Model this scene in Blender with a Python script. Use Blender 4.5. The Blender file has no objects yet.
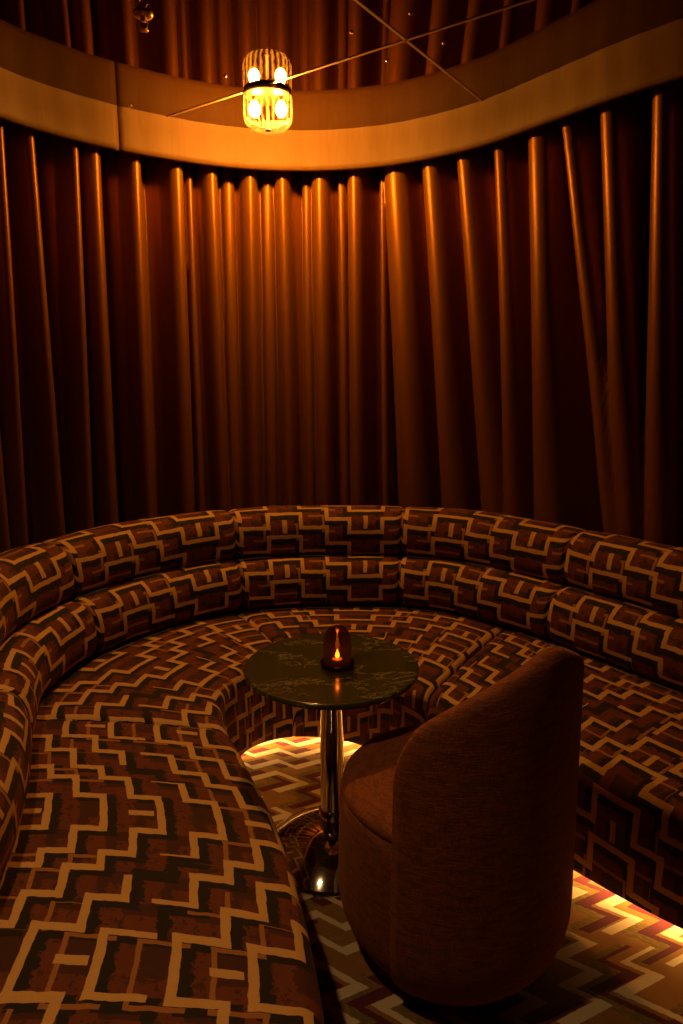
import bpy, bmesh, math, random
from mathutils import Vector, Matrix, noise

random.seed(7)
sc = bpy.context.scene
COL = sc.collection

# ------------------------------------------------------------------ camera, world, exposure
cam_d = bpy.data.cameras.new('camera')
cam_d.sensor_fit = 'VERTICAL'
cam_d.sensor_height = 36.0
cam_d.lens = 36.0 * 683.0 / 1024.0
cam_d.clip_start = 0.02
cam = bpy.data.objects.new('camera', cam_d)
COL.objects.link(cam)
cam.location = (0, 0, 1.65)
cam.rotation_euler = (math.radians(90 - 11.0), 0, 0)
sc.camera = cam

world = bpy.data.worlds.new('world')
sc.world = world
world.use_nodes = True
world.node_tree.nodes['Background'].inputs[0].default_value = (0.9, 0.35, 0.12, 1)
world.node_tree.nodes['Background'].inputs[1].default_value = 0.0

sc.view_settings.view_transform = 'Standard'
sc.view_settings.look = 'None'
sc.view_settings.gamma = 1.0
sc.view_settings.use_curve_mapping = False
sc.view_settings.exposure = 0.0
sc.cycles.caustics_reflective = False
sc.cycles.caustics_refractive = False
sc.cycles.max_bounces = 8
sc.cycles.transparent_max_bounces = 16
sc.cycles.sample_clamp_indirect = 4.0
sc.cycles.use_denoising = True

BULB_E = 1850.0        # filament bulbs of the amber ceiling lamp
LAMP_COL = (1.0, 0.60, 0.20)
SPOT_W = 54.0         # unseen fill light, added to brighten the near end of the sofa
STRIP_E = 24.0         # light strip under the banquette
FLAME_E = 16.0
LAMP_XY = (-0.368, 3.74)
SPOT_XY = (-0.80, 0.95)
CEIL = 3.05


# ------------------------------------------------------------------ helpers
def link(o, parent=None):
    COL.objects.link(o)
    if parent is not None:
        o.parent = parent
    return o


def obj(name, bm, mat, parent=None, smooth=True, label=None):
    me = bpy.data.meshes.new(name)
    bmesh.ops.recalc_face_normals(bm, faces=bm.faces)
    bm.to_mesh(me)
    bm.free()
    if smooth:
        for p in me.polygons:
            p.use_smooth = True
    o = bpy.data.objects.new(name, me)
    if mat is not None:
        me.materials.append(mat)
    link(o, parent)
    if label:
        o['label'] = label
    return o


def thing(name, label, cat, loc=(0, 0, 0), rz=0.0, group=None):
    o = bpy.data.objects.new(name, None)
    link(o)
    o.location = loc
    o.rotation_euler = (0, 0, rz)
    o.empty_display_size = 0.1
    o['label'] = label
    o['category'] = cat
    if group:
        o['group'] = group
    return o


def tag(o, label, cat, group=None):
    o['label'] = label
    o['category'] = cat
    if group:
        o['group'] = group
    return o


def structure(o):
    o['kind'] = 'structure'
    return o


def add_box(bm, x0, y0, z0, x1, y1, z1, mat=None):
    r = bmesh.ops.create_cube(bm, size=1)
    for v in r['verts']:
        v.co = Vector(((x0 + x1) / 2 + v.co.x * (x1 - x0), (y0 + y1) / 2 + v.co.y * (y1 - y0), (z0 + z1) / 2 + v.co.z * (z1 - z0)))
        if mat is not None:
            v.co = mat @ v.co
    return r


def lathe(bm, prof, n=64, centre=(0, 0, 0), rf=None):
    """prof: list of (r, z); r == 0 closes with a point. rf(k, i): radius factor."""
    uvl = bm.loops.layers.uv.verify()
    cx, cy, cz = centre
    rings = []
    arc = [0.0]
    for a, b in zip(prof, prof[1:]):
        arc.append(arc[-1] + math.hypot(b[0] - a[0], b[1] - a[1]))
    rmax = max(p[0] for p in prof)
    for k, (r, z) in enumerate(prof):
        if r < 1e-6:
            rings.append([bm.verts.new((cx, cy, cz + z))])
        else:
            ring = []
            for i in range(n):
                a = 2 * math.pi * i / n
                rr = r * (rf(k, i) if rf else 1.0)
                ring.append(bm.verts.new((cx + rr * math.cos(a), cy + rr * math.sin(a), cz + z)))
            rings.append(ring)
    for k in range(len(rings) - 1):
        A, B = rings[k], rings[k + 1]
        for i in range(n):
            j = (i + 1) % n
            if len(A) == 1 and len(B) == 1:
                continue
            us = (i / n * 2 * math.pi * rmax, (i + 1) / n * 2 * math.pi * rmax)
            if len(A) == 1:
                f = bm.faces.new((A[0], B[i], B[j])); uv = [(us[0], arc[k]), (us[0], arc[k + 1]), (us[1], arc[k + 1])]
            elif len(B) == 1:
                f = bm.faces.new((A[i], B[0], A[j])); uv = [(us[0], arc[k]), (us[0], arc[k + 1]), (us[1], arc[k])]
            else:
                f = bm.faces.new((A[i], B[i], B[j], A[j])); uv = [(us[0], arc[k]), (us[0], arc[k + 1]), (us[1], arc[k + 1]), (us[1], arc[k])]
            for l, c in zip(f.loops, uv):
                l[uvl].uv = c
    return rings


def tube(bm, pts, r, n=8, closed=False):
    pts = [Vector(p) for p in pts]
    rings = []
    m = len(pts)
    for k, p in enumerate(pts):
        a = pts[(k - 1) % m] if (k > 0 or closed) else p
        b = pts[(k + 1) % m] if (k < m - 1 or closed) else p
        d = (b - a).normalized()
        up = Vector((0, 0, 1)) if abs(d.z) < 0.9 else Vector((1, 0, 0))
        s = d.cross(up).normalized()
        t = s.cross(d)
        rr = r[k] if isinstance(r, (list, tuple)) else r
        rings.append([bm.verts.new(p + (s * math.cos(2 * math.pi * i / n) + t * math.sin(2 * math.pi * i / n)) * rr) for i in range(n)])
    for k in range(m if closed else m - 1):
        A, B = rings[k], rings[(k + 1) % m]
        for i in range(n):
            j = (i + 1) % n
            bm.faces.new((A[i], A[j], B[j], B[i]))
    if not closed:
        bm.faces.new(rings[0]); bm.faces.new(list(reversed(rings[-1])))


def spline(P, n=20):
    """Catmull-Rom through the control points."""
    P = [Vector(p) for p in P]
    Q = [2 * P[0] - P[1]] + P + [2 * P[-1] - P[-2]]
    out = []
    for i in range(1, len(Q) - 2):
        a, b, c, d = Q[i - 1:i + 3]
        for k in range(n):
            t = k / n
            out.append(0.5 * (2 * b + (c - a) * t + (2 * a - 5 * b + 4 * c - d) * t * t + (3 * b - a - 3 * c + d) * t ** 3))
    out.append(P[-1])
    return out


class Path:
    """Plan curve with arc length lookup; normal points to the left of travel (outwards here)."""
    def __init__(self, P, n=20):
        self.q = spline([(p[0], p[1], 0) for p in P], n)
        self.s = [0.0]
        for a, b in zip(self.q, self.q[1:]):
            self.s.append(self.s[-1] + (b - a).length)
        m = len(self.q)
        self.n = []
        for i in range(m):
            d = (self.q[min(i + 1, m - 1)] - self.q[max(i - 1, 0)]).normalized()
            self.n.append(Vector((-d.y, d.x, 0)))
        self.L = self.s[-1]

    def at(self, s, off=0.0):
        import bisect
        s = max(0.0, min(self.L - 1e-6, s))
        i = bisect.bisect_right(self.s, s) - 1
        i = max(0, min(len(self.q) - 2, i))
        t = (s - self.s[i]) / max(1e-9, self.s[i + 1] - self.s[i])
        p = self.q[i].lerp(self.q[i + 1], t)
        nn = self.n[i].lerp(self.n[i + 1], t).normalized()
        return p + nn * off, nn


# ------------------------------------------------------------------ node materials
class NT:
    def __init__(self, name):
        self.m = bpy.data.materials.new(name)
        self.m.use_nodes = True
        self.t = self.m.node_tree
        self.b = self.t.nodes['Principled BSDF']
        self.out = self.t.nodes['Material Output']

    def node(self, typ, **kw):
        n = self.t.nodes.new(typ)
        for k, v in kw.items():
            setattr(n, k, v)
        return n

    def put(self, sock, v):
        if isinstance(v, bpy.types.NodeSocket):
            self.t.links.new(v, sock)
        elif isinstance(v, (tuple, list)):
            if len(v) == 3 and sock.type == 'RGBA':
                v = (*v, 1)
            sock.default_value = v
        else:
            sock.default_value = v

    def math(self, op, a, b=None, c=None):
        n = self.node('ShaderNodeMath', operation=op)
        self.put(n.inputs[0], a)
        if b is not None:
            self.put(n.inputs[1], b)
        if c is not None:
            self.put(n.inputs[2], c)
        return n.outputs[0]

    def mix(self, fac, a, b):
        n = self.node('ShaderNodeMix', data_type='RGBA')
        self.put(n.inputs[0], fac)
        self.put(n.inputs[6], a)
        self.put(n.inputs[7], b)
        return n.outputs[2]

    def noise(self, vec, scale, detail=2.0, rough=0.5):
        n = self.node('ShaderNodeTexNoise')
        if vec is not None:
            self.t.links.new(vec, n.inputs['Vector'])
        n.inputs['Scale'].default_value = scale
        n.inputs['Detail'].default_value = detail
        n.inputs['Roughness'].default_value = rough
        return n.outputs['Fac']

    def vec(self, x, y, z=0.0):
        n = self.node('ShaderNodeCombineXYZ')
        self.put(n.inputs[0], x); self.put(n.inputs[1], y); self.put(n.inputs[2], z)
        return n.outputs[0]

    def bump(self, h, strength=0.3, dist=0.002):
        n = self.node('ShaderNodeBump')
        n.inputs['Strength'].default_value = strength
        n.inputs['Distance'].default_value = dist
        self.t.links.new(h, n.inputs['Height'])
        self.t.links.new(n.outputs[0], self.b.inputs['Normal'])

    def ramp(self, x, stops):
        """Stepwise lookup of x in 0..1; stops = [(pos, value 0..1)]"""
        n = self.node('ShaderNodeValToRGB')
        n.color_ramp.interpolation = 'CONSTANT'
        e = n.color_ramp.elements
        while len(e) > 1:
            e.remove(e[-1])
        e[0].position = stops[0][0]
        e[0].color = (stops[0][1],) * 3 + (1,)
        for p, v in stops[1:]:
            k = e.new(p)
            k.color = (v, v, v, 1)
        self.put(n.inputs[0], x)
        return n.outputs[0]


def simple(name, col, rough=0.5, metal=0.0, **kw):
    g = NT(name)
    g.b.inputs['Base Color'].default_value = (*col, 1)
    g.b.inputs['Roughness'].default_value = rough
    g.b.inputs['Metallic'].default_value = metal
    for k, v in kw.items():
        g.b.inputs[k].default_value = v
    return g.m


def glow(name, col, strength):
    g = NT(name)
    g.b.inputs['Base Color'].default_value = (*col, 1)
    g.b.inputs['Emission Color'].default_value = (*col, 1)
    g.b.inputs['Emission Strength'].default_value = strength
    return g.m


def stair_masks(g, u, v, U, amp, stops, P):
    """Returns line(w, wx, du, dv, keep) -> 0/1 mask of stacked stepped lines.
    The steps mirror about u = 0 and u = U/2."""
    def f(uu):
        um = g.math('PINGPONG', uu, U / 2)
        x = g.math('DIVIDE', um, U / 2)
        return g.math('MULTIPLY', g.ramp(x, stops), amp)

    def line(w, wx=None, du=0.0, dv=0.0, vv=None, keep=None):
        wx = w if wx is None else wx
        a = f(g.math('ADD', u, du - wx))
        b = f(g.math('ADD', u, du + wx))
        lo = g.math('MINIMUM', a, b)
        hi = g.math('MAXIMUM', a, b)
        base = g.math('ADD', g.math('SUBTRACT', v if vv is None else vv, lo), w + dv)
        m = g.math('FLOORED_MODULO', base, P)
        lim = g.math('ADD', g.math('SUBTRACT', hi, lo), 2 * w)
        mask = g.math('LESS_THAN', m, lim)
        if keep is not None:
            k = g.math('FLOOR', g.math('DIVIDE', base, P))
            um = g.math('PINGPONG', g.math('ADD', u, du), U / 2)
            cell = g.math('FLOOR', g.math('DIVIDE', um, U / 12))
            wn = g.node('ShaderNodeTexWhiteNoise', noise_dimensions='2D')
            g.put(wn.inputs['Vector'], g.vec(cell, g.math('FLOORED_MODULO', k, 5.0)))
            mask = g.math('MULTIPLY', mask, g.math('GREATER_THAN', wn.outputs['Value'], keep))
        return mask
    return f, line


def fabric_material(name, U=0.84, P=0.135, u0=0.0, v0=0.0, scale=1.0):
    g = NT(name)
    uvn = g.node('ShaderNodeUVMap')
    sep = g.node('ShaderNodeSeparateXYZ')
    g.t.links.new(uvn.outputs[0], sep.inputs[0])
    u = g.math('ADD', sep.outputs[0], u0)
    v = g.math('ADD', sep.outputs[1], v0)
    # woven edges wander a little
    wob = g.noise(uvn.outputs[0], 26, 2)
    wob2 = g.noise(g.vec(v, u, 3.0), 26, 2)
    fu = g.math('ADD', u, g.math('MULTIPLY', g.math('SUBTRACT', wob, 0.5), 0.010))
    fv = g.math('ADD', v, g.math('MULTIPLY', g.math('SUBTRACT', wob2, 0.5), 0.010))
    if scale > 1:
        stops, amp = [(0.0, 0.0), (0.15, 0.18), (0.34, 0.36), (0.46, 0.56), (0.66, 0.76), (0.84, 1.0)], 0.46
    else:
        stops, amp = [(0.0, 0.0), (0.20, 0.30), (0.48, 0.66), (0.80, 1.0)], 0.25
    f, line = stair_masks(g, fu, fv, U, amp, stops, P)
    gold = line(0.0100 * scale ** 0.7, 0.0100 * scale ** 0.7, keep=0.12)
    gold2 = line(0.0062, 0.0062, du=0.02, dv=P * 0.5, keep=0.66)
    wl = g.noise(uvn.outputs[0], 40, 3, 0.7)
    sv = g.math('ADD', fv, g.math('MULTIPLY', g.math('SUBTRACT', wl, 0.5), 0.065))
    black = line(0.0165, 0.019, du=0.014, dv=0.024, vv=sv)
    red = g.math('MULTIPLY', line(0.026, 0.03, du=-0.02, dv=0.066, vv=sv), g.math('GREATER_THAN', wl, 0.42))
    # short stems on the mirror axes
    um = g.math('PINGPONG', fu, U / 2)
    near0 = g.math('LESS_THAN', um, 0.0115)
    near1 = g.math('GREATER_THAN', um, U / 2 - 0.0115)
    vm = g.math('FLOORED_MODULO', g.math('SUBTRACT', fv, f(fu)), 2 * P)
    inb = g.math('MULTIPLY', g.math('GREATER_THAN', vm, 0.02), g.math('LESS_THAN', vm, 0.095))
    stem = g.math('MULTIPLY', g.math('MAXIMUM', near0, near1), inb)
    gold = g.math('MAXIMUM', gold, stem)
    mott = g.noise(uvn.outputs[0], 9, 4, 0.7)
    base = g.mix(mott, (0.040, 0.008, 0.005), (0.11, 0.02, 0.009))
    rust = g.mix(mott, (0.10, 0.018, 0.007), (0.27, 0.055, 0.016))
    c = g.mix(red, base, rust)
    c = g.mix(black, c, (0.006, 0.003, 0.002))
    c = g.mix(gold2, c, (0.50, 0.20, 0.055))
    c = g.mix(gold, c, g.mix(mott, (0.78, 0.42, 0.13), (0.98, 0.60, 0.23)))
    weave = g.noise(g.vec(g.math('MULTIPLY', u, 1.0), g.math('MULTIPLY', v, 1.0)), 420, 2)
    c2 = g.mix(g.math('MULTIPLY', weave, 0.55), c, (0.012, 0.004, 0.002))
    g.put(g.b.inputs['Base Color'], c2)
    g.b.inputs['Roughness'].default_value = 0.85
    g.b.inputs['Sheen Weight'].default_value = 0.05
    g.b.inputs['Sheen Tint'].default_value = (1, 0.5, 0.2, 1)
    g.bump(weave, 0.5, 0.0015)
    return g.m


def carpet_material():
    g = NT('carpet zigzag')
    tc = g.node('ShaderNodeTexCoord')
    mp = g.node('ShaderNodeMapping')
    g.t.links.new(tc.outputs['Object'], mp.inputs[0])
    mp.inputs['Rotation'].default_value = (0, 0, math.radians(33))
    mp.inputs['Location'].default_value = (0.05, 0.0, 0)
    sep = g.node('ShaderNodeSeparateXYZ')
    g.t.links.new(mp.outputs[0], sep.inputs[0])
    n1 = g.noise(tc.outputs['Object'], 60, 2)
    x = g.math('ADD', sep.outputs[0], g.math('MULTIPLY', g.math('SUBTRACT', n1, 0.5), 0.008))
    y = g.math('ADD', sep.outputs[1], g.math('MULTIPLY', g.math('SUBTRACT', n1, 0.5), 0.008))
    # lean the steps so the strokes meet at a slant
    u = g.math('ADD', x, g.math('MULTIPLY', y, -0.6))
    U = 1.12
    stops = [(0.0, 0.0), (0.17, 0.22), (0.34, 0.40), (0.52, 0.60), (0.70, 0.80), (0.87, 1.0)]
    f, line = stair_masks(g, u, y, U, 0.50, stops, 0.175)
    cream = line(0.0095, 0.019, keep=0.16)
    purple = line(0.009, 0.019, du=0.040, dv=0.032, keep=0.42)
    jag = g.noise(g.vec(g.math('MULTIPLY', x, 1.0), g.math('MULTIPLY', y, 4.0)), 38, 1)
    olive = g.math('MULTIPLY', line(0.018, 0.026, du=0.060, dv=0.052, keep=0.42), g.math('GREATER_THAN', jag, 0.46))
    mott = g.noise(tc.outputs['Object'], 14, 3, 0.7)
    base = g.mix(mott, (0.28, 0.12, 0.03), (0.46, 0.22, 0.055))
    c = g.mix(olive, base, (0.20, 0.15, 0.02))
    c = g.mix(purple, c, (0.13, 0.012, 0.035))
    c = g.mix(cream, c, (0.86, 0.68, 0.44))
    pile = g.noise(tc.outputs['Object'], 300, 2)
    c = g.mix(g.math('MULTIPLY', pile, 0.35), c, (0.12, 0.05, 0.02))
    g.put(g.b.inputs['Base Color'], c)
    g.b.inputs['Roughness'].default_value = 0.95
    g.bump(pile, 0.6, 0.004)
    return g.m


def curtain_material(name, col, sheen=0.4, rough=0.5, metal=0.0):
    g = NT(name)
    tc = g.node('ShaderNodeUVMap')
    sep = g.node('ShaderNodeSeparateXYZ')
    g.t.links.new(tc.outputs[0], sep.inputs[0])
    st = g.noise(g.vec(g.math('MULTIPLY', sep.outputs[0], 6.0), g.math('MULTIPLY', sep.outputs[1], 0.6)), 9, 3)
    fine = g.noise(tc.outputs[0], 500, 1)
    d = [c * 0.72 for c in col]
    g.put(g.b.inputs['Base Color'], g.mix(st, tuple(d), tuple(col)))
    g.b.inputs['Roughness'].default_value = rough
    g.b.inputs['Specular IOR Level'].default_value = 0.25
    g.b.inputs['Metallic'].default_value = metal
    g.b.inputs['Sheen Weight'].default_value = sheen
    g.b.inputs['Sheen Roughness'].default_value = 0.4
    g.b.inputs['Sheen Tint'].default_value = (1, 0.45, 0.15, 1)
    g.bump(fine, 0.25, 0.001)
    return g.m


def chair_material():
    g = NT('rust chenille')
    uvn = g.node('ShaderNodeUVMap')
    sep = g.node('ShaderNodeSeparateXYZ')
    g.t.links.new(uvn.outputs[0], sep.inputs[0])
    u, v = sep.outputs[0], sep.outputs[1]
    rib = g.noise(g.vec(g.math('MULTIPLY', u, 0.35), g.math('MULTIPLY', v, 3.2)), 95, 2)
    rib2 = g.noise(g.vec(g.math('MULTIPLY', u, 3.0), g.math('MULTIPLY', v, 0.5)), 95, 2)
    slub = g.noise(g.vec(g.math('MULTIPLY', u, 0.3), v), 60, 4, 0.7)
    h = g.math('ADD', rib, rib2)
    c = g.mix(g.math('MULTIPLY', h, 0.62), (0.02, 0.004, 0.0015), (0.42, 0.11, 0.022))
    c = g.mix(g.math('MULTIPLY', g.math('GREATER_THAN', slub, 0.52), 0.45), c, (0.08, 0.016, 0.005))
    g.put(g.b.inputs['Base Color'], c)
    g.b.inputs['Roughness'].default_value = 0.85
    g.b.inputs['Sheen Weight'].default_value = 0.35
    g.b.inputs['Sheen Tint'].default_value = (1, 0.35, 0.1, 1)
    g.bump(h, 0.8, 0.003)
    return g.m


def marble_material():
    g = NT('green marble')
    tc = g.node('ShaderNodeTexCoord')
    n0 = g.noise(tc.outputs['Object'], 4, 6, 0.65)
    sep = g.node('ShaderNodeSeparateXYZ')
    g.t.links.new(tc.outputs['Object'], sep.inputs[0])
    wv = g.vec(g.math('ADD', g.math('MULTIPLY', sep.outputs[0], 2.2), g.math('MULTIPLY', n0, 0.9)),
               g.math('ADD', g.math('MULTIPLY', sep.outputs[1], 6.0), g.math('MULTIPLY', n0, 1.2)))
    n1 = g.noise(wv, 3.5, 8, 0.7)
    vein = g.math('LESS_THAN', g.math('ABSOLUTE', g.math('SUBTRACT', n1, 0.5)), 0.012)
    n2 = g.noise(wv, 1.6, 3)
    vein = g.math('MULTIPLY', vein, g.math('GREATER_THAN', n2, 0.52))
    c = g.mix(n1, (0.008, 0.011, 0.005), (0.085, 0.085, 0.022))
    c = g.mix(g.math('MULTIPLY', vein, 0.8), c, (0.30, 0.27, 0.12))
    g.put(g.b.inputs['Base Color'], c)
    g.b.inputs['Roughness'].default_value = 0.16
    return g.m


def amber_glass(name, tint, gloss=0.12, dirt=True):
    """Thin tinted glass: straight-through coloured transmission with a glossy skin."""
    g = NT(name)
    t = g.t
    t.nodes.remove(g.b)
    tr = g.node('ShaderNodeBsdfTransparent')
    gl = g.node('ShaderNodeBsdfGlossy')
    gl.inputs['Roughness'].default_value = 0.03
    gl.inputs['Color'].default_value = (1, 0.85, 0.55, 1)
    tl = g.node('ShaderNodeBsdfTranslucent')
    tl.inputs['Color'].default_value = (1.0, 0.60, 0.12, 1) if dirt else (*tint, 1)
    lw = g.node('ShaderNodeLayerWeight')
    lw.inputs['Blend'].default_value = 0.45
    tint2 = tuple(c * c * 0.5 for c in tint)
    body = tint
    if dirt:     # moulded ribs: the glass is thicker, so deeper amber, along each rib
        tc = g.node('ShaderNodeTexCoord')
        sp = g.node('ShaderNodeSeparateXYZ')
        t.links.new(tc.outputs['Object'], sp.inputs[0])
        ang = g.math('ARCTAN2', sp.outputs[1], sp.outputs[0])
        rib = g.math('SINE', g.math('ADD', g.math('MULTIPLY', ang, 26.0), g.math('MULTIPLY', g.noise(tc.outputs['Object'], 45, 2), 5.0)))
        rib = g.math('MULTIPLY_ADD', rib, 0.5, 0.5)
        body = g.mix(rib, tint, (0.78, 0.42, 0.07))
    g.put(tr.inputs[0], g.mix(lw.outputs['Facing'], body, tint2))
    m1 = g.node('ShaderNodeMixShader')
    if dirt:
        mo = g.math('POWER', g.noise(tc.outputs['Object'], 60, 3, 0.7), 2.0)
        g.put(m1.inputs[0], g.math('MULTIPLY', g.math('MULTIPLY', g.math('POWER', rib, 1.6), mo), 0.085))
    else:
        m1.inputs[0].default_value = 0.03
    t.links.new(tr.outputs[0], m1.inputs[1])
    t.links.new(tl.outputs[0], m1.inputs[2])
    m2 = g.node('ShaderNodeMixShader')
    g.put(m2.inputs[0], g.math('ADD', g.math('MULTIPLY', lw.outputs['Fresnel'], 0.12 if dirt else 0.22), 0.01))
    t.links.new(m1.outputs[0], m2.inputs[1])
    t.links.new(gl.outputs[0], m2.inputs[2])
    t.links.new(m2.outputs[0], g.out.inputs[0])
    return g.m


M = {}
M['fabric_back'] = fabric_material('banquette fabric on the bolsters')
M['fabric_seat'] = fabric_material('banquette fabric on the seat', U=0.84 * 1.25, P=0.135 * 1.25, v0=0.03, scale=1.25)
M['carpet'] = carpet_material()
M['curtain'] = curtain_material('copper curtain cloth', (0.24, 0.090, 0.011), 0.04, 0.42, 0.45)
M['pelmet'] = curtain_material('copper pelmet cloth', (0.105, 0.046, 0.005), 0.03, 0.6)
M['chair'] = chair_material()
M['marble'] = marble_material()
M['chrome'] = simple('polished chrome', (0.82, 0.80, 0.76), 0.06, 1.0)
M['brass'] = simple('aged brass', (0.62, 0.42, 0.16), 0.28, 1.0)
M['bronze'] = simple('dark bronze', (0.20, 0.12, 0.06), 0.35, 1.0)
M['mirror'] = simple('smoked bronze mirror', (0.24, 0.165, 0.11), 0.03, 1.0)
M['seam'] = simple('bevelled mirror joint', (0.60, 0.42, 0.22), 0.45, 0.6)
M['wall'] = simple('dark brown wall paint', (0.035, 0.016, 0.01), 0.8)
M['black'] = simple('matt black board', (0.012, 0.009, 0.008), 0.7)
M['lamp_glass'] = amber_glass('ribbed amber glass', (1.0, 0.70, 0.25))
M['jar_glass'] = amber_glass('dark amber glass', (0.42, 0.12, 0.03), dirt=False)
M['bulb'] = glow('lit filament bulb', LAMP_COL, BULB_E)
M['flame'] = glow('flame', (1.0, 0.52, 0.06), FLAME_E)
M['wax'] = simple('wax', (0.75, 0.5, 0.25), 0.6)
M['strip'] = glow('light strip diffuser', (1.0, 0.52, 0.13), STRIP_E)

# ------------------------------------------------------------------ setting: floor, walls, ceiling
X0, X1, Y0, Y1 = -3.3, 3.6, -1.6, 5.0
bm = bmesh.new(); add_box(bm, X0, Y0, -0.1, X1, Y1, 0.0)
structure(obj('floor', bm, M['carpet'], smooth=False))
bm = bmesh.new(); add_box(bm, X0, Y0, CEIL, X1, Y1, CEIL + 0.1)
ceiling = structure(obj('ceiling', bm, M['mirror'], smooth=False))
for nm, b in (('wall_left', (X0 - .1, Y0, 0, X0, Y1, CEIL)), ('wall_right', (X1, Y0, 0, X1 + .1, Y1, CEIL)),
              ('wall_back', (X0, Y1, 0, X1, Y1 + .1, CEIL)), ('wall_front', (X0, Y0 - .1, 0, X1, Y0, CEIL))):
    bm = bmesh.new(); add_box(bm, *b)
    structure(obj(nm, bm, M['wall'], smooth=False))

# joints between the mirror panels: two directions at right angles
def strip_box(a, b, w, z0, z1):
    a = Vector((*a, 0)); b = Vector((*b, 0))
    d = (b - a).normalized(); n = Vector((-d.y, d.x, 0)) * w / 2
    bm = bmesh.new()
    vs = [bm.verts.new((p.x, p.y, z)) for z in (z0, z1) for p in (a - n, b - n, b + n, a + n)]
    for q in ((0, 1, 2, 3), (7, 6, 5, 4), (0, 4, 5, 1), (1, 5, 6, 2), (2, 6, 7, 3), (3, 7, 4, 0)):
        bm.faces.new([vs[i] for i in q])
    return bm

dirA = Vector((0.819, -0.574, 0)); dirB = Vector((0.574, 0.819, 0))
cross = Vector((0.271, 3.197, 0))
segs = [(cross - dirA * 1.548, cross + dirA * 3.6), (cross - dirB * 4.6, cross + dirB * 0.80),
        (cross - dirB * 1.2 - dirA * 2.0, cross - dirB * 1.2 + dirA * 3.1)]
for i, (a, b) in enumerate(segs):
    structure(obj('trim_%d' % (i + 1), strip_box(a[:2], b[:2], 0.013, CEIL - 0.003, CEIL), M['seam'], smooth=False))
for (x, y) in [(0.208, 3.39), (0.043, 3.13), (0.271, 2.982), (0.435, 3.223), (-0.548, 3.545), (-1.10, 3.90)]:
    bm = bmesh.new()
    lathe(bm, [(0, -0.006), (0.006, -0.006), (0.009, -0.003), (0.009, 0.0)], 12, (x, y, CEIL))
    obj('mirror_screw', bm, M['brass'], ceiling)

# ------------------------------------------------------------------ pelmet and curtain
PEL = [(-1.95, 1.6), (-1.9, 2.3), (-1.76, 2.95), (-1.565, 3.44), (-1.388, 3.69), (-1.162, 3.9), (-0.85, 4.1), (-0.55, 4.22),
       (-0.237, 4.26), (0.06, 4.225), (0.36, 4.11), (0.692, 3.86), (0.96, 3.51), (1.171, 3.22), (1.37, 3.0), (1.65, 2.76), (2.05, 2.52), (2.6, 2.25)]
cpath = Path(PEL)


def grid_surface(bm, S, Z, fn, cap=None):
    uvl = bm.loops.layers.uv.verify()
    V = [[bm.verts.new(fn(s, z)) for z in Z] for s in S]
    for i in range(len(S) - 1):
        for j in range(len(Z) - 1):
            f = bm.faces.new((V[i][j], V[i + 1][j], V[i + 1][j + 1], V[i][j + 1]))
            for l, c in zip(f.loops, ((S[i], Z[j]), (S[i + 1], Z[j]), (S[i + 1], Z[j + 1]), (S[i], Z[j + 1]))):
                l[uvl].uv = c
    return V


pel = thing('curtain_pelmet', 'smooth copper fabric pelmet band curving along the mirrored ceiling above the curtain', 'pelmet', (-0.237, 4.3, 2.84))
def pelmet_section(s0, s1):
    bm = bmesh.new()
    uvl = bm.loops.layers.uv.verify()
    n = max(4, int((s1 - s0) / 0.03))
    S = [s0 + (s1 - s0) * i / n for i in range(n + 1)]
    prof = [(0.0, 0.212), (0.004, 0.18), (0.0, 0.12), (0.0, 0.03), (0.003, 0.006), (0.012, 0.0), (0.03, 0.0), (0.036, 0.01), (0.036, 0.212)]
    arc = [0]
    for a, b in zip(prof, prof[1:]):
        arc.append(arc[-1] + math.hypot(a[0] - b[0], a[1] - b[1]))
    R = []
    for s in S:
        e = min(s - s0, s1 - s)
        push = 0.004 * math.exp(-(e / 0.012) ** 2)
        row = []
        for (o, z) in prof:
            p, _ = cpath.at(s, o + push + 0.0015 * math.sin(s * 41 + z * 6) * (1 if z > 0.02 else 0))
            row.append(bm.verts.new((p.x + 0.237, p.y - 4.3, z - 0.002)))
        R.append(row)
    for i in range(n):
        for j in range(len(prof) - 1):
            f = bm.faces.new((R[i][j], R[i + 1][j], R[i + 1][j + 1], R[i][j + 1]))
            for l, c in zip(f.loops, ((S[i], arc[j]), (S[i + 1], arc[j]), (S[i + 1], arc[j + 1]), (S[i], arc[j + 1]))):
                l[uvl].uv = c
    bm.faces.new(R[0]); bm.faces.new(R[-1])
    return bm
# the photo shows one join, left of the lamp
join = None
best = 1e9
k = 0.0
while k < cpath.L:
    p, _ = cpath.at(k)
    dd = (p.x + 1.165) ** 2 + (p.y - 3.895) ** 2
    if dd < best:
        best, join = dd, k
    k += 0.005
for a, b in ((0.0, join), (join, cpath.L)):
    obj('pelmet_panel', pelmet_section(a, b), M['pelmet'], pel)

FOLDS = [(1.957, 1.865, 1, 0.042), (2.091, 2.089, 1, 0.049), (2.312, 2.233, 1, 0.046), (2.413, 2.372, 1, 0.065), (2.622, 2.591, 1, 0.061),
         (2.845, 2.826, 1, 0.069), (2.934, 2.926, 0, 0.032), (3.034, 3.051, 1, 0.057), (3.14, 3.124, 0, 0.059), (3.241, 3.23, 1, 0.058),
         (3.342, 3.326, 0, 0.06), (3.417, 3.45, 1, 0.059), (3.547, 3.55, 0, 0.047), (3.621, 3.652, 1, 0.072), (3.729, 3.756, 0, 0.04),
         (3.812, 3.852, 1, 0.071), (3.949, 4.006, 0, 0.03), (4.029, 4.231, 1, 0.108), (4.225, 4.518, 1, 0.093), (4.421, 4.785, 1, 0.084),
         (4.629, 4.907, 1, 0.069), (4.849, 5.137, 1, 0.121), (5.031, 5.646, 1, 0.073), (5.25, 5.644, 1, 0.1), (5.513, 5.747, 1, 0.094)]
s = 1.80
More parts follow.
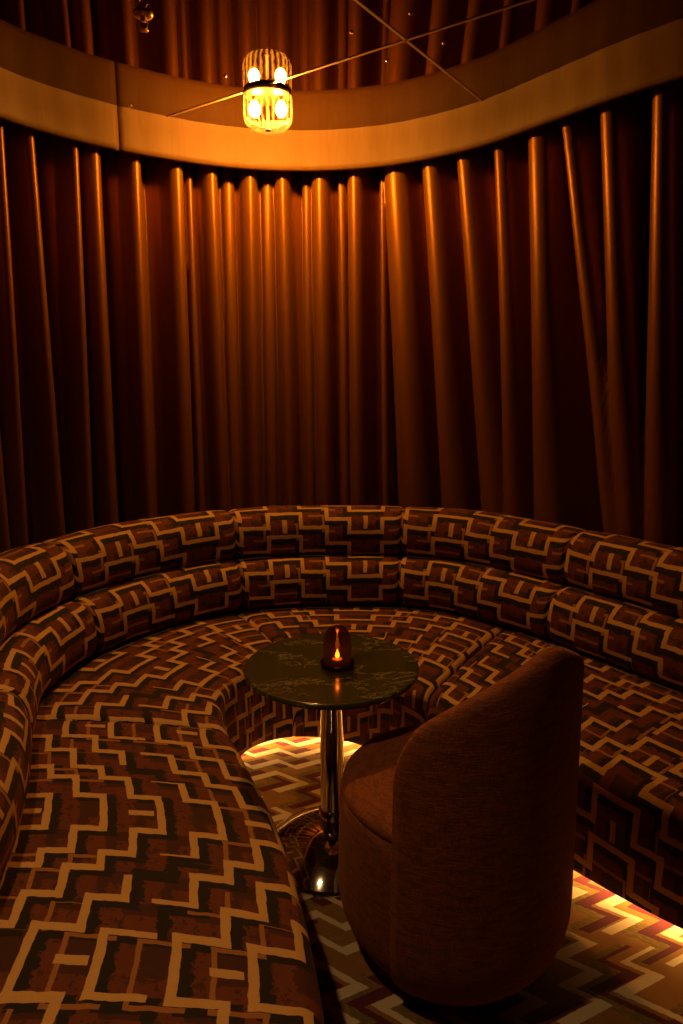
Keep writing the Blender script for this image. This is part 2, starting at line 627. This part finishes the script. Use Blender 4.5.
while s > 0.05:
    FOLDS.insert(0, (s, s - 0.02, 1, random.uniform(0.05, 0.07)))
    s -= random.uniform(0.14, 0.19)
s = 5.76
while s < cpath.L - 0.05:
    FOLDS.append((s, s + 0.18, 1, random.uniform(0.06, 0.09)))
    s += random.uniform(0.2, 0.26)


def curtain_point(s, z):
    t = 1 - z / 2.9
    d = 0.0
    gap = 0.12
    for (a, b, k, w) in FOLDS:
        c = a + (b - a) * t
        if abs(s - c) > 0.25:
            continue
        hw = (0.5 * w * 1.2 + 0.010 if k else 0.5 * w + 0.002) + (0.045 * t if 3.98 < a < 5.76 else 0.006 * t)
        x = (s - c) / hw
        if k:
            gap = min(gap, max(0.0, abs(s - c) - hw))
        if abs(x) >= 1:
            continue
        amp = 0.145 if k else 0.055
        d = max(d, amp * (1 - x * x) ** 0.5)
    d -= 1.7 * min(gap, 0.07) if d < 0.01 else 0.0
    wob = 0.006 * noise.noise(Vector((s * 9, z * 1.3, 2.0))) + 0.008 * math.sin(s * 31 + z)
    off = 0.235 - d + wob * (0.4 if d > 0.05 else 1)
    p, n = cpath.at(s, off)
    return (p.x, p.y, z)


n = int(cpath.L / 0.0065)
S = [cpath.L * i / n for i in range(n + 1)]
Z = [0.012 + 2.985 * j / 34 for j in range(35)]
bm = bmesh.new()
grid_surface(bm, S, Z, curtain_point)
cur = obj('curtain', bm, M['curtain'])
sol = cur.modifiers.new('thickness', 'SOLIDIFY'); sol.thickness = 0.003
tag(cur, 'floor-length copper brown curtain in deep vertical folds behind the sofa', 'curtain')

# ------------------------------------------------------------------ banquette sofa
OUT = [(-.80, .45), (-.78, 1.0), (-.81, 1.40), (-.90, 1.75), (-1.04, 2.12), (-1.14, 2.45), (-1.11, 2.78), (-.97, 3.07), (-.75, 3.33),
       (-.45, 3.50), (0, 3.57), (.45, 3.51), (.80, 3.25), (1.07, 2.90), (1.35, 2.50), (1.65, 2.10), (2.05, 1.70), (2.55, 1.38)]
INN = [(.0, .45), (-.02, 1.0), (-.06, 1.30), (-.16, 1.68), (-.30, 2.03), (-.44, 2.36), (-.47, 2.57), (-.41, 2.75), (-.31, 2.835),
       (-.18, 2.865), (0, 2.835), (.18, 2.72), (.34, 2.52), (.55, 2.28), (.77, 2.00), (1.02, 1.745), (1.4, 1.46), (1.9, 1.16)]
NPC = 24
qo = spline([(x, y, 0) for x, y in OUT], NPC)
qi = spline([(x, y, 0) for x, y in INN], NPC)
nq = len(qo)
so = [0.0]
for a, b in zip(qo, qo[1:]):
    so.append(so[-1] + (b - a).length)
si = [0.0]
for a, b in zip(qi, qi[1:]):
    si.append(si[-1] + (b - a).length)
no = []
for i in range(nq):
    d = (qo[min(i + 2, nq - 1)] - qo[max(i - 2, 0)]).normalized()
    no.append(Vector((-d.y, d.x, 0)))
sofa = thing('banquette_sofa', 'curved sofa in maroon and gold zigzag fabric with two bolster rows for its back', 'sofa', (0, 3.3, 0))
SB = Vector((0, -3.3, 0))


def loft(bm, rows, uvs, close=True):
    """rows: list of lists of Vectors (same length); uvs same shape; closes each row into a loop."""
    uvl = bm.loops.layers.uv.verify()
    V = [[bm.verts.new(p + SB) for p in r] for r in rows]
    m = len(rows[0])
    for i in range(len(rows) - 1):
        for j in range(m if close else m - 1):
            j2 = (j + 1) % m
            f = bm.faces.new((V[i][j], V[i + 1][j], V[i + 1][j2], V[i][j2]))
            c = [uvs[i][j], uvs[i + 1][j], uvs[i + 1][j2], uvs[i][j2]]
            if j2 == 0:
                c[2] = (c[2][0], c[1][1] + 0.02); c[3] = (c[3][0], c[0][1] + 0.02)
            for l, q in zip(f.loops, c):
                l[uvl].uv = q
    if close:
        bm.faces.new(V[0]); bm.faces.new(list(reversed(V[-1])))


def section_rows(i0, i1):
    """index samples with extra rows packed at both ends for the rounded seams"""
    idx = [float(i) for i in range(i0, i1 + 1)]
    ext = []
    for e in (0.0, 0.08, 0.2, 0.4, 0.65, 0.95, 1.4):
        ext += [i0 + e, i1 - e]
    idx = sorted(set([x for x in idx if i0 + 1.5 < x < i1 - 1.5] + ext))
    return idx


def lerp_list(L, x):
    i = min(int(x), len(L) - 2)
    t = x - i
    a, b = L[i], L[i + 1]
    return a.lerp(b, t) if isinstance(a, Vector) else a + (b - a) * t


SEAM_U = {}
def bolster(i0, i1, off, zc, hr, hd, v0, tilt=0.0):
    bm = bmesh.new()
    rows, uvs = [], []
    m = 28
    sA, sB = lerp_list(so, i0), lerp_list(so, i1)
    for x in section_rows(i0, i1):
        s = lerp_list(so, x)
        e = min(s - sA, sB - s)
        k = 1 - 0.12 * math.exp(-e / 0.008) - 0.035 * math.exp(-(e / 0.10))
        p = lerp_list(qo, x); nn = lerp_list(no, x).normalized()
        row, uv = [], []
        arc = 0; prev = None
        for j in range(m):
            a = -math.pi / 2 - 2 * math.pi * j / m + 0.0       # from the bottom round the front to the top and back
            ca, sa = math.cos(a), math.sin(a)
            pw = 0.78
            dx = hd * k * math.copysign(abs(ca) ** pw, ca)
            dz = hr * k * math.copysign(abs(sa) ** pw, sa)
            puck = 0.003 * noise.noise(Vector((s * 7, a * 1.5, zc)))
            o = off + dx + tilt * dz + puck
            q = p + nn * o
            q = Vector((q.x, q.y, zc + dz + puck))
            if prev is not None:
                arc += (q - prev).length
            prev = q
            row.append(q); uv.append((s - so0, arc + v0))
        rows.append(row); uvs.append(uv)
    loft(bm, rows, uvs)
    return bm


def index_at(s):
    for i in range(nq - 1):
        if so[i + 1] >= s:
            return i + (0 if so[i + 1] == so[i] else (s - so[i]) / (so[i + 1] - so[i]))
    return nq - 1

# bolster seams, about every 0.87 m, one just left and one just right of the middle of the back
i_mid = 9 * NPC + NPC * 0.95
so0 = lerp_list(so, 9.93 * NPC) + 0.16
seam_s = [lerp_list(so, 0)]
s_first = lerp_list(so, 9.93 * NPC) - 0.50
ss = s_first
while ss - 0.84 > 0.1:
    ss -= 0.84
while ss < so[-1] - 0.2:
    seam_s.append(ss); ss += 0.84
seam_s.append(so[-1])
seam_i = [int(round(index_at(s))) for s in seam_s]
for a, b in zip(seam_i, seam_i[1:]):
    obj('lower_bolster', bolster(a, b, 0.125, 0.552, 0.138, 0.135, 0.0, 0.06), M['fabric_back'], sofa)
    obj('upper_bolster', bolster(a, b, 0.225, 0.808, 0.138, 0.130, 0.04, 0.10), M['fabric_back'], sofa)


def seat_section(i0, i1):
    bm = bmesh.new()
    rows, uvs = [], []
    top = 0.425
    for x in section_rows(i0, i1):
        o = lerp_list(qo, x); i = lerp_list(qi, x)
        d = (i - o); L = d.length; d = d / L
        s = 0.5 * (lerp_list(so, x) - so0) + 0.5 * (lerp_list(si, x) - lerp_list(si, i_mid))
        eo = min(lerp_list(so, x) - lerp_list(so, i0), lerp_list(so, i1) - lerp_list(so, x))
        k = math.exp(-eo / 0.012)
        k2 = math.exp(-eo / 0.05)
        cut = 0.4 if i0 < 4.8 * NPC and x > i0 + 30 or (4.5 * NPC < i0 < 4.8 * NPC and x < i0 + 30) else 1.0
        h = top - (0.022 * k + 0.006 * k2) * cut
        fr = L - 0.012 * k                      # front face distance
        prof = [(-0.10, 0.20), (-0.10, h - 0.02), (-0.02, h - 0.005)]
        for t in (0.12, 0.25, 0.4, 0.55, 0.7, 0.82):
            prof.append((L * t, h + 0.014 * math.sin(math.pi * min(1, t * 1.08)) * (1 - k)))
        r = 0.055
        for a in (90, 72, 54, 36, 18, 0):
            aa = math.radians(a)
            prof.append((fr - r + r * math.cos(aa), h - r + r * math.sin(aa)))
        for z in (0.30, 0.22, 0.14, 0.09, 0.06, 0.051):
            prof.append((fr + 0.004 * math.sin(z * 9), z))
        prof.append((fr - 0.004, 0.046)); prof.append((fr - 0.016, 0.044)); prof.append((fr - 0.022, 0.09)); prof.append((fr - 0.06, 0.20))
        row, uv = [], []
        arc = 0; prev = None
        for (q, z) in prof:
            p = o + d * q
            puck = 0.004 * noise.noise(Vector((p.x * 6, p.y * 6, z * 4)))
            p = Vector((p.x, p.y, z + (puck if z > 0.3 else 0)))
            if prev is not None:
                arc += math.hypot(q - prev[0], z - prev[1])
            prev = (q, z)
            row.append(p); uv.append((s, -arc))
        rows.append(row); uvs.append(uv)
    loft(bm, rows, uvs)
    return bm

for a, b in ((0, int(4.65 * NPC)), (int(4.65 * NPC), int(8.75 * NPC)), (int(8.75 * NPC), int(12.0 * NPC)), (int(12.0 * NPC), int(15.5 * NPC)), (int(15.5 * NPC), nq - 1)):
    obj('seat_cushion', seat_section(a, b), M['fabric_seat'], sofa)


def wall_strip(i0, i1, fn_in, z0, z1):
    """closed band; fn_in(x) -> (front point, back point) in plan"""
    bm = bmesh.new()
    rows, uvs = [], []
    for k in range(i0, i1 + 1, 3):
        a, b = fn_in(float(k))
        rows.append([Vector((a.x, a.y, z0)), Vector((a.x, a.y, z1)), Vector((b.x, b.y, z1)), Vector((b.x, b.y, z0))])
        uvs.append([(lerp_list(so, k), z0), (lerp_list(so, k), z1), (lerp_list(so, k), z1 + .1), (lerp_list(so, k), z0 - .1)])
    loft(bm, rows, uvs)
    return bm


def from_front(a, b):
    def fn(x):
        o = lerp_list(qo, x); i = lerp_list(qi, x); d = (i - o).normalized()
        return i - d * a, i - d * b
    return fn

def from_back(a, b):
    def fn(x):
        o = lerp_list(qo, x); nn = lerp_list(no, x).normalized()
        return o + nn * a, o + nn * b
    return fn

obj('plinth', wall_strip(0, nq - 2, from_front(0.16, 0.19), 0.0, 0.20), M['black'], sofa, smooth=False)
obj('back_panel', wall_strip(0, nq - 2, from_back(0.20, 0.235), 0.0, 0.70), M['black'], sofa, smooth=False)
obj('light_strip', wall_strip(int(7.0 * NPC), nq - 2, from_front(0.045, 0.075), 0.047, 0.058), M['strip'], sofa, smooth=False, label='warm light strip under the seat edge')

# ------------------------------------------------------------------ table
TX, TY, TZ = -0.033, 2.172, 0.702
table = thing('pedestal_table', 'round green marble table on a chrome pedestal in the curve of the sofa', 'table', (TX, TY, 0))
bm = bmesh.new()
R = 0.295
prof = [(0, TZ - 0.022), (R - 0.02, TZ - 0.022), (R - 0.012, TZ - 0.022), (R - 0.004, TZ - 0.018), (R, TZ - 0.012), (R, TZ - 0.007), (R - 0.002, TZ - 0.002), (R - 0.006, TZ), (R - 0.009, TZ), (R - 0.02, TZ), (R * .5, TZ), (0, TZ)]
lathe(bm, prof, 96)
obj('tabletop', bm, M['marble'], table)
bm = bmesh.new()
lathe(bm, [(0, 0.07), (0.041, 0.07), (0.041, 0.14), (0.041, TZ - 0.03), (0.12, TZ - 0.0295), (0.122, TZ - 0.0225), (0, TZ - 0.0225)], 48)
obj('pole', bm, M['chrome'], table)
bm = bmesh.new()
lathe(bm, [(0, 0.096), (0.0435, 0.096), (0.0470, 0.103), (0.0470, 0.160), (0.045, 0.166), (0.0412, 0.168), (0, 0.168)], 48)
obj('collar', bm, M['chrome'], table)
bm = bmesh.new()
prof = [(0, 0.0), (0.238, 0.0), (0.241, 0.004), (0.240, 0.010), (0.232, 0.016)]
for t in range(1, 13):
    q = t / 12
    r = 0.232 + (0.046 - 0.232) * q
    z = 0.016 + 0.090 * (0.35 * q + 0.65 * (1 - (1 - q) ** 1.9))
    prof.append((r, z))
prof += [(0.040, 0.107), (0, 0.107)]
lathe(bm, prof, 96)
obj('base', bm, M['chrome'], table)

# candle in an amber glass dome
CX, CY = -0.014, 2.155
candle = thing('candle_lantern', 'small amber glass dome candle holder glowing on the green marble table', 'candle holder', (CX, CY, TZ))
bm = bmesh.new()
lathe(bm, [(0, 0.0), (0.044, 0.0), (0.052, 0.004), (0.056, 0.012), (0.057, 0.018), (0.054, 0.019), (0.050, 0.012), (0.042, 0.008), (0, 0.008)], 48)
obj('glass_saucer', bm, M['jar_glass'], candle)
bm = bmesh.new()
lathe(bm, [(0.044, 0.010), (0.046, 0.025), (0.0475, 0.05), (0.047, 0.08), (0.044, 0.105), (0.037, 0.124), (0.026, 0.137), (0.013, 0.143), (0, 0.145)], 48)
obj('glass_dome', bm, M['jar_glass'], candle)
bm = bmesh.new()
lathe(bm, [(0, 0.009), (0.018, 0.009), (0.019, 0.011), (0.019, 0.026), (0.0175, 0.028), (0.004, 0.0265), (0, 0.0265)], 32)
obj('tea_light', bm, M['wax'], candle)
bm = bmesh.new()
lathe(bm, [(0, 0.029), (0.005, 0.032), (0.0078, 0.038), (0.0068, 0.045), (0.0035, 0.054), (0.001, 0.061), (0, 0.063)], 16)
obj('flame', bm, M['flame'], candle)
ld = bpy.data.lights.new('candle_light', 'POINT'); ld.energy = 0.12; ld.color = (1, 0.45, 0.1); ld.shadow_soft_size = 0.004
lo_ = link(bpy.data.objects.new('candle_light', ld), candle); lo_.location = (0, 0, 0.075)

# ------------------------------------------------------------------ barrel chair
CHX, CHY = 0.320, 1.785
BETA = math.radians(-52)
chair = thing('barrel_chair', 'rust chenille barrel chair with a high wrap-around back, seen from behind', 'chair', (CHX, CHY, 0), BETA)
RO = 0.345


def body_r(z, r=RO):
    """outline radius with a large rounding at the foot"""
    if z < 0.22:
        t = (0.22 - z) / 0.20
        return r - 0.085 * min(1, t) ** 2.3
    return r - 0.012 * (z - 0.22) / 0.7

# drum
bm = bmesh.new()
prof = [(0, 0.025), (0.225, 0.025)]
for z in (0.028, 0.035, 0.05, 0.07, 0.10, 0.14, 0.18, 0.22, 0.28, 0.34, 0.40, 0.44, 0.48):
    prof.append((body_r(z, 0.330) - (0.012 if z < 0.03 else 0), z))
prof += [(0.320, 0.492), (0.310, 0.496), (0, 0.496)]
lathe(bm, prof, 96)
obj('drum', bm, M['chair'], chair)
bm = bmesh.new()
prof = [(0, 0.49), (0.300, 0.492), (0.314, 0.497), (0.319, 0.506), (0.316, 0.518), (0.304, 0.530), (0.275, 0.540), (0.2, 0.547), (0.1, 0.551), (0, 0.552)]
lathe(bm, prof, 96)
obj('seat', bm, M['chair'], chair)
bm = bmesh.new()
lathe(bm, [(0, 0.0), (0.238, 0.0), (0.242, 0.003), (0.242, 0.027), (0, 0.027)], 96)
obj('base_ring', bm, M['brass'], chair)

# shell
ALPHA = math.radians(74)
bm = bmesh.new()
uvl = bm.loops.layers.uv.verify()
NA = 120
TH = 0.058
rows, uvs = [], []
for i in range(NA + 1):
    c = -math.cos(math.pi * i / NA)
    phi = ALPHA * c
    e = (ALPHA - abs(phi)) * RO                      # distance to the arm end
    x = 1 - abs(phi) / ALPHA
    h = 0.745 + 0.275 * (1.04 - math.sqrt((1 - max(0, x) ** 0.64) ** 2 + 0.04 ** 2))
    rc = 0.075
    if e < rc:
        h -= rc - math.sqrt(max(0, rc * rc - (rc - e) ** 2))
    th = TH * (0.55 + 0.45 * min(1, math.sqrt(max(0, 1 - (1 - min(1, e / 0.03)) ** 2))))
    row, uv = [], []
    prof = []
    for z in (0.03, 0.04, 0.055, 0.08, 0.11, 0.15, 0.19, 0.23, 0.30, 0.38, 0.45, 0.52):
        prof.append((body_r(z), z))
    for t in (0.2, 0.4, 0.6, 0.8, 1.0):
        z = 0.52 + (h - th / 2 - 0.52) * t
        prof.append((body_r(z), z))
    ztop = h - th / 2
    rt = body_r(ztop) - th / 2
    for a in (30, 60, 90, 120, 150, 180):
        aa = math.radians(a)
        prof.append((rt + th / 2 * math.cos(aa) * 1.0, ztop + th / 2 * math.sin(aa)))
    for t in (0.75, 0.5, 0.25, 0.0):
        z = 0.47 + (ztop - 0.47) * t
        prof.append((body_r(z) - th, z))
    prof.append((0.30, 0.30)); prof.append((0.30, 0.12)); prof.append((0.255, 0.032))
    sq = (1 - 0.5 * (1 - min(1, e / 0.025))) if e < 0.025 else 1
    arc = 0; prev = None
    for (r, z) in prof:
        rr = 0.322 + (r - 0.322) * (sq if r > 0.322 else 1)
        pt = Vector((rr * math.cos(phi), rr * math.sin(phi), z))
        if prev is not None:
            arc += math.hypot(r - prev[0], z - prev[1])
        prev = (r, z)
        row.append(bm.verts.new(pt)); uv.append((phi * RO, arc))
    rows.append(row); uvs.append(uv)
m = len(rows[0])
for i in range(NA):
    for j in range(m):
        j2 = (j + 1) % m
        f = bm.faces.new((rows[i][j], rows[i + 1][j], rows[i + 1][j2], rows[i][j2]))
        c = [uvs[i][j], uvs[i + 1][j], uvs[i + 1][j2], uvs[i][j2]]
        for l, q in zip(f.loops, c):
            l[uvl].uv = q
bm.faces.new(rows[0]); bm.faces.new(list(reversed(rows[-1])))
obj('backrest', bm, M['chair'], chair)

# ------------------------------------------------------------------ ceiling lamp
def ceiling_lamp(loc, label):
    t = thing('ceiling_lamp', label, 'lamp', (loc[0], loc[1], CEIL))
    bm = bmesh.new()
    lathe(bm, [(0, 0.0), (0.116, 0.0), (0.118, -0.004), (0.118, -0.014), (0.113, -0.018), (0, -0.018)], 64)
    obj('mounting_plate', bm, M['bronze'], t)
    bm = bmesh.new()
    R, H = 0.119, 0.165
    prof = [(R, -0.018), (R, -0.03)]
    for k in range(1, 8):
        prof.append((R, -0.03 - 0.085 * k / 7))
    for a in (15, 30, 45, 60, 75, 90):
        aa = math.radians(a)
        prof.append((R - 0.05 + 0.05 * math.cos(aa), -0.115 - 0.05 * math.sin(aa)))
    prof += [(0.045, -H), (0.02, -H - 0.001), (0, -H - 0.001)]
    lathe(bm, prof, 144, rf=lambda k, i: 1.0 + 0.022 * math.cos(2 * math.pi * i / 4))
    g = obj('ribbed_glass', bm, M['lamp_glass'], t)
    bm = bmesh.new()
    lathe(bm, [(0, -0.177), (0.010, -0.176), (0.016, -0.172), (0.016, -0.1665), (0.006, -0.165), (0.006, -0.018), (0, -0.018)], 24)
    obj('centre_stem', bm, M['bronze'], t)
    for sx in (-1, 1):
        bm = bmesh.new()
        lathe(bm, [(0, -0.018), (0.014, -0.018), (0.014, -0.040), (0, -0.040)], 20, (sx * 0.066, 0, 0))
        s_ = obj('bulb_socket', bm, M['bronze'], t)
        bm = bmesh.new()
        lathe(bm, [(0, -0.036), (0.011, -0.038), (0.019, -0.048), (0.026, -0.064), (0.028, -0.080), (0.023, -0.095), (0.013, -0.106), (0, -0.110)], 24, (sx * 0.066, 0, 0))
        b_ = obj('bulb', bm, M['bulb'], t)
    return t

ceiling_lamp(LAMP_XY, 'lit amber ribbed glass lamp fixed to the mirrored ceiling near the curtain')

down = thing('added_fill_light', 'added unseen bronze fill light in the ceiling over the near end of the sofa', 'fill_light', (SPOT_XY[0], SPOT_XY[1], CEIL))
bm = bmesh.new()
lathe(bm, [(0.036, -0.001), (0.040, -0.008), (0.048, -0.008), (0.052, -0.003), (0.052, 0.0)], 40)
obj('trim_ring', bm, M['bronze'], down)
bm = bmesh.new()
lathe(bm, [(0, -0.0035), (0.036, -0.0035), (0.037, -0.001), (0, -0.001)], 40)
obj('lens', bm, glow('downlight lens', (1.0, 0.6, 0.25), 20.0), down)
ld = bpy.data.lights.new('fill_beam', 'SPOT')  # lamp out of view, added to brighten the foreground
ld.energy = SPOT_W; ld.color = (1.0, 0.58, 0.22); ld.shadow_soft_size = 0.05
ld.spot_size = math.radians(112); ld.spot_blend = 1.0
o = link(bpy.data.objects.new('fill_beam', ld), down); o.location = (0, 0, -0.02)
o.rotation_euler = (math.radians(14), math.radians(-4), 0)

# ------------------------------------------------------------------ sprinkler
spr = thing('ceiling_sprinkler', 'small bronze fire sprinkler head on the mirrored ceiling, left of the lamp', 'sprinkler', (-0.775, 2.989, CEIL))
bm = bmesh.new()
lathe(bm, [(0, 0), (0.036, 0), (0.038, -0.003), (0.034, -0.009), (0.016, -0.012), (0, -0.012)], 40)
obj('escutcheon', bm, M['brass'], spr)
bm = bmesh.new()
lathe(bm, [(0, -0.012), (0.011, -0.012), (0.011, -0.026), (0.006, -0.028), (0, -0.028)], 20)
for sgn in (-1, 1):
    tube(bm, [(sgn * 0.010, 0, -0.022), (sgn * 0.017, 0, -0.034), (sgn * 0.013, 0, -0.048), (sgn * 0.002, 0, -0.055)], 0.0025, 8)
obj('frame', bm, M['brass'], spr)
bm = bmesh.new()
lathe(bm, [(0, -0.054), (0.018, -0.056), (0.019, -0.058), (0, -0.058)], 24, rf=lambda k, i: 1.0 if i % 4 < 2 else 0.8)
obj('deflector', bm, M['brass'], spr)
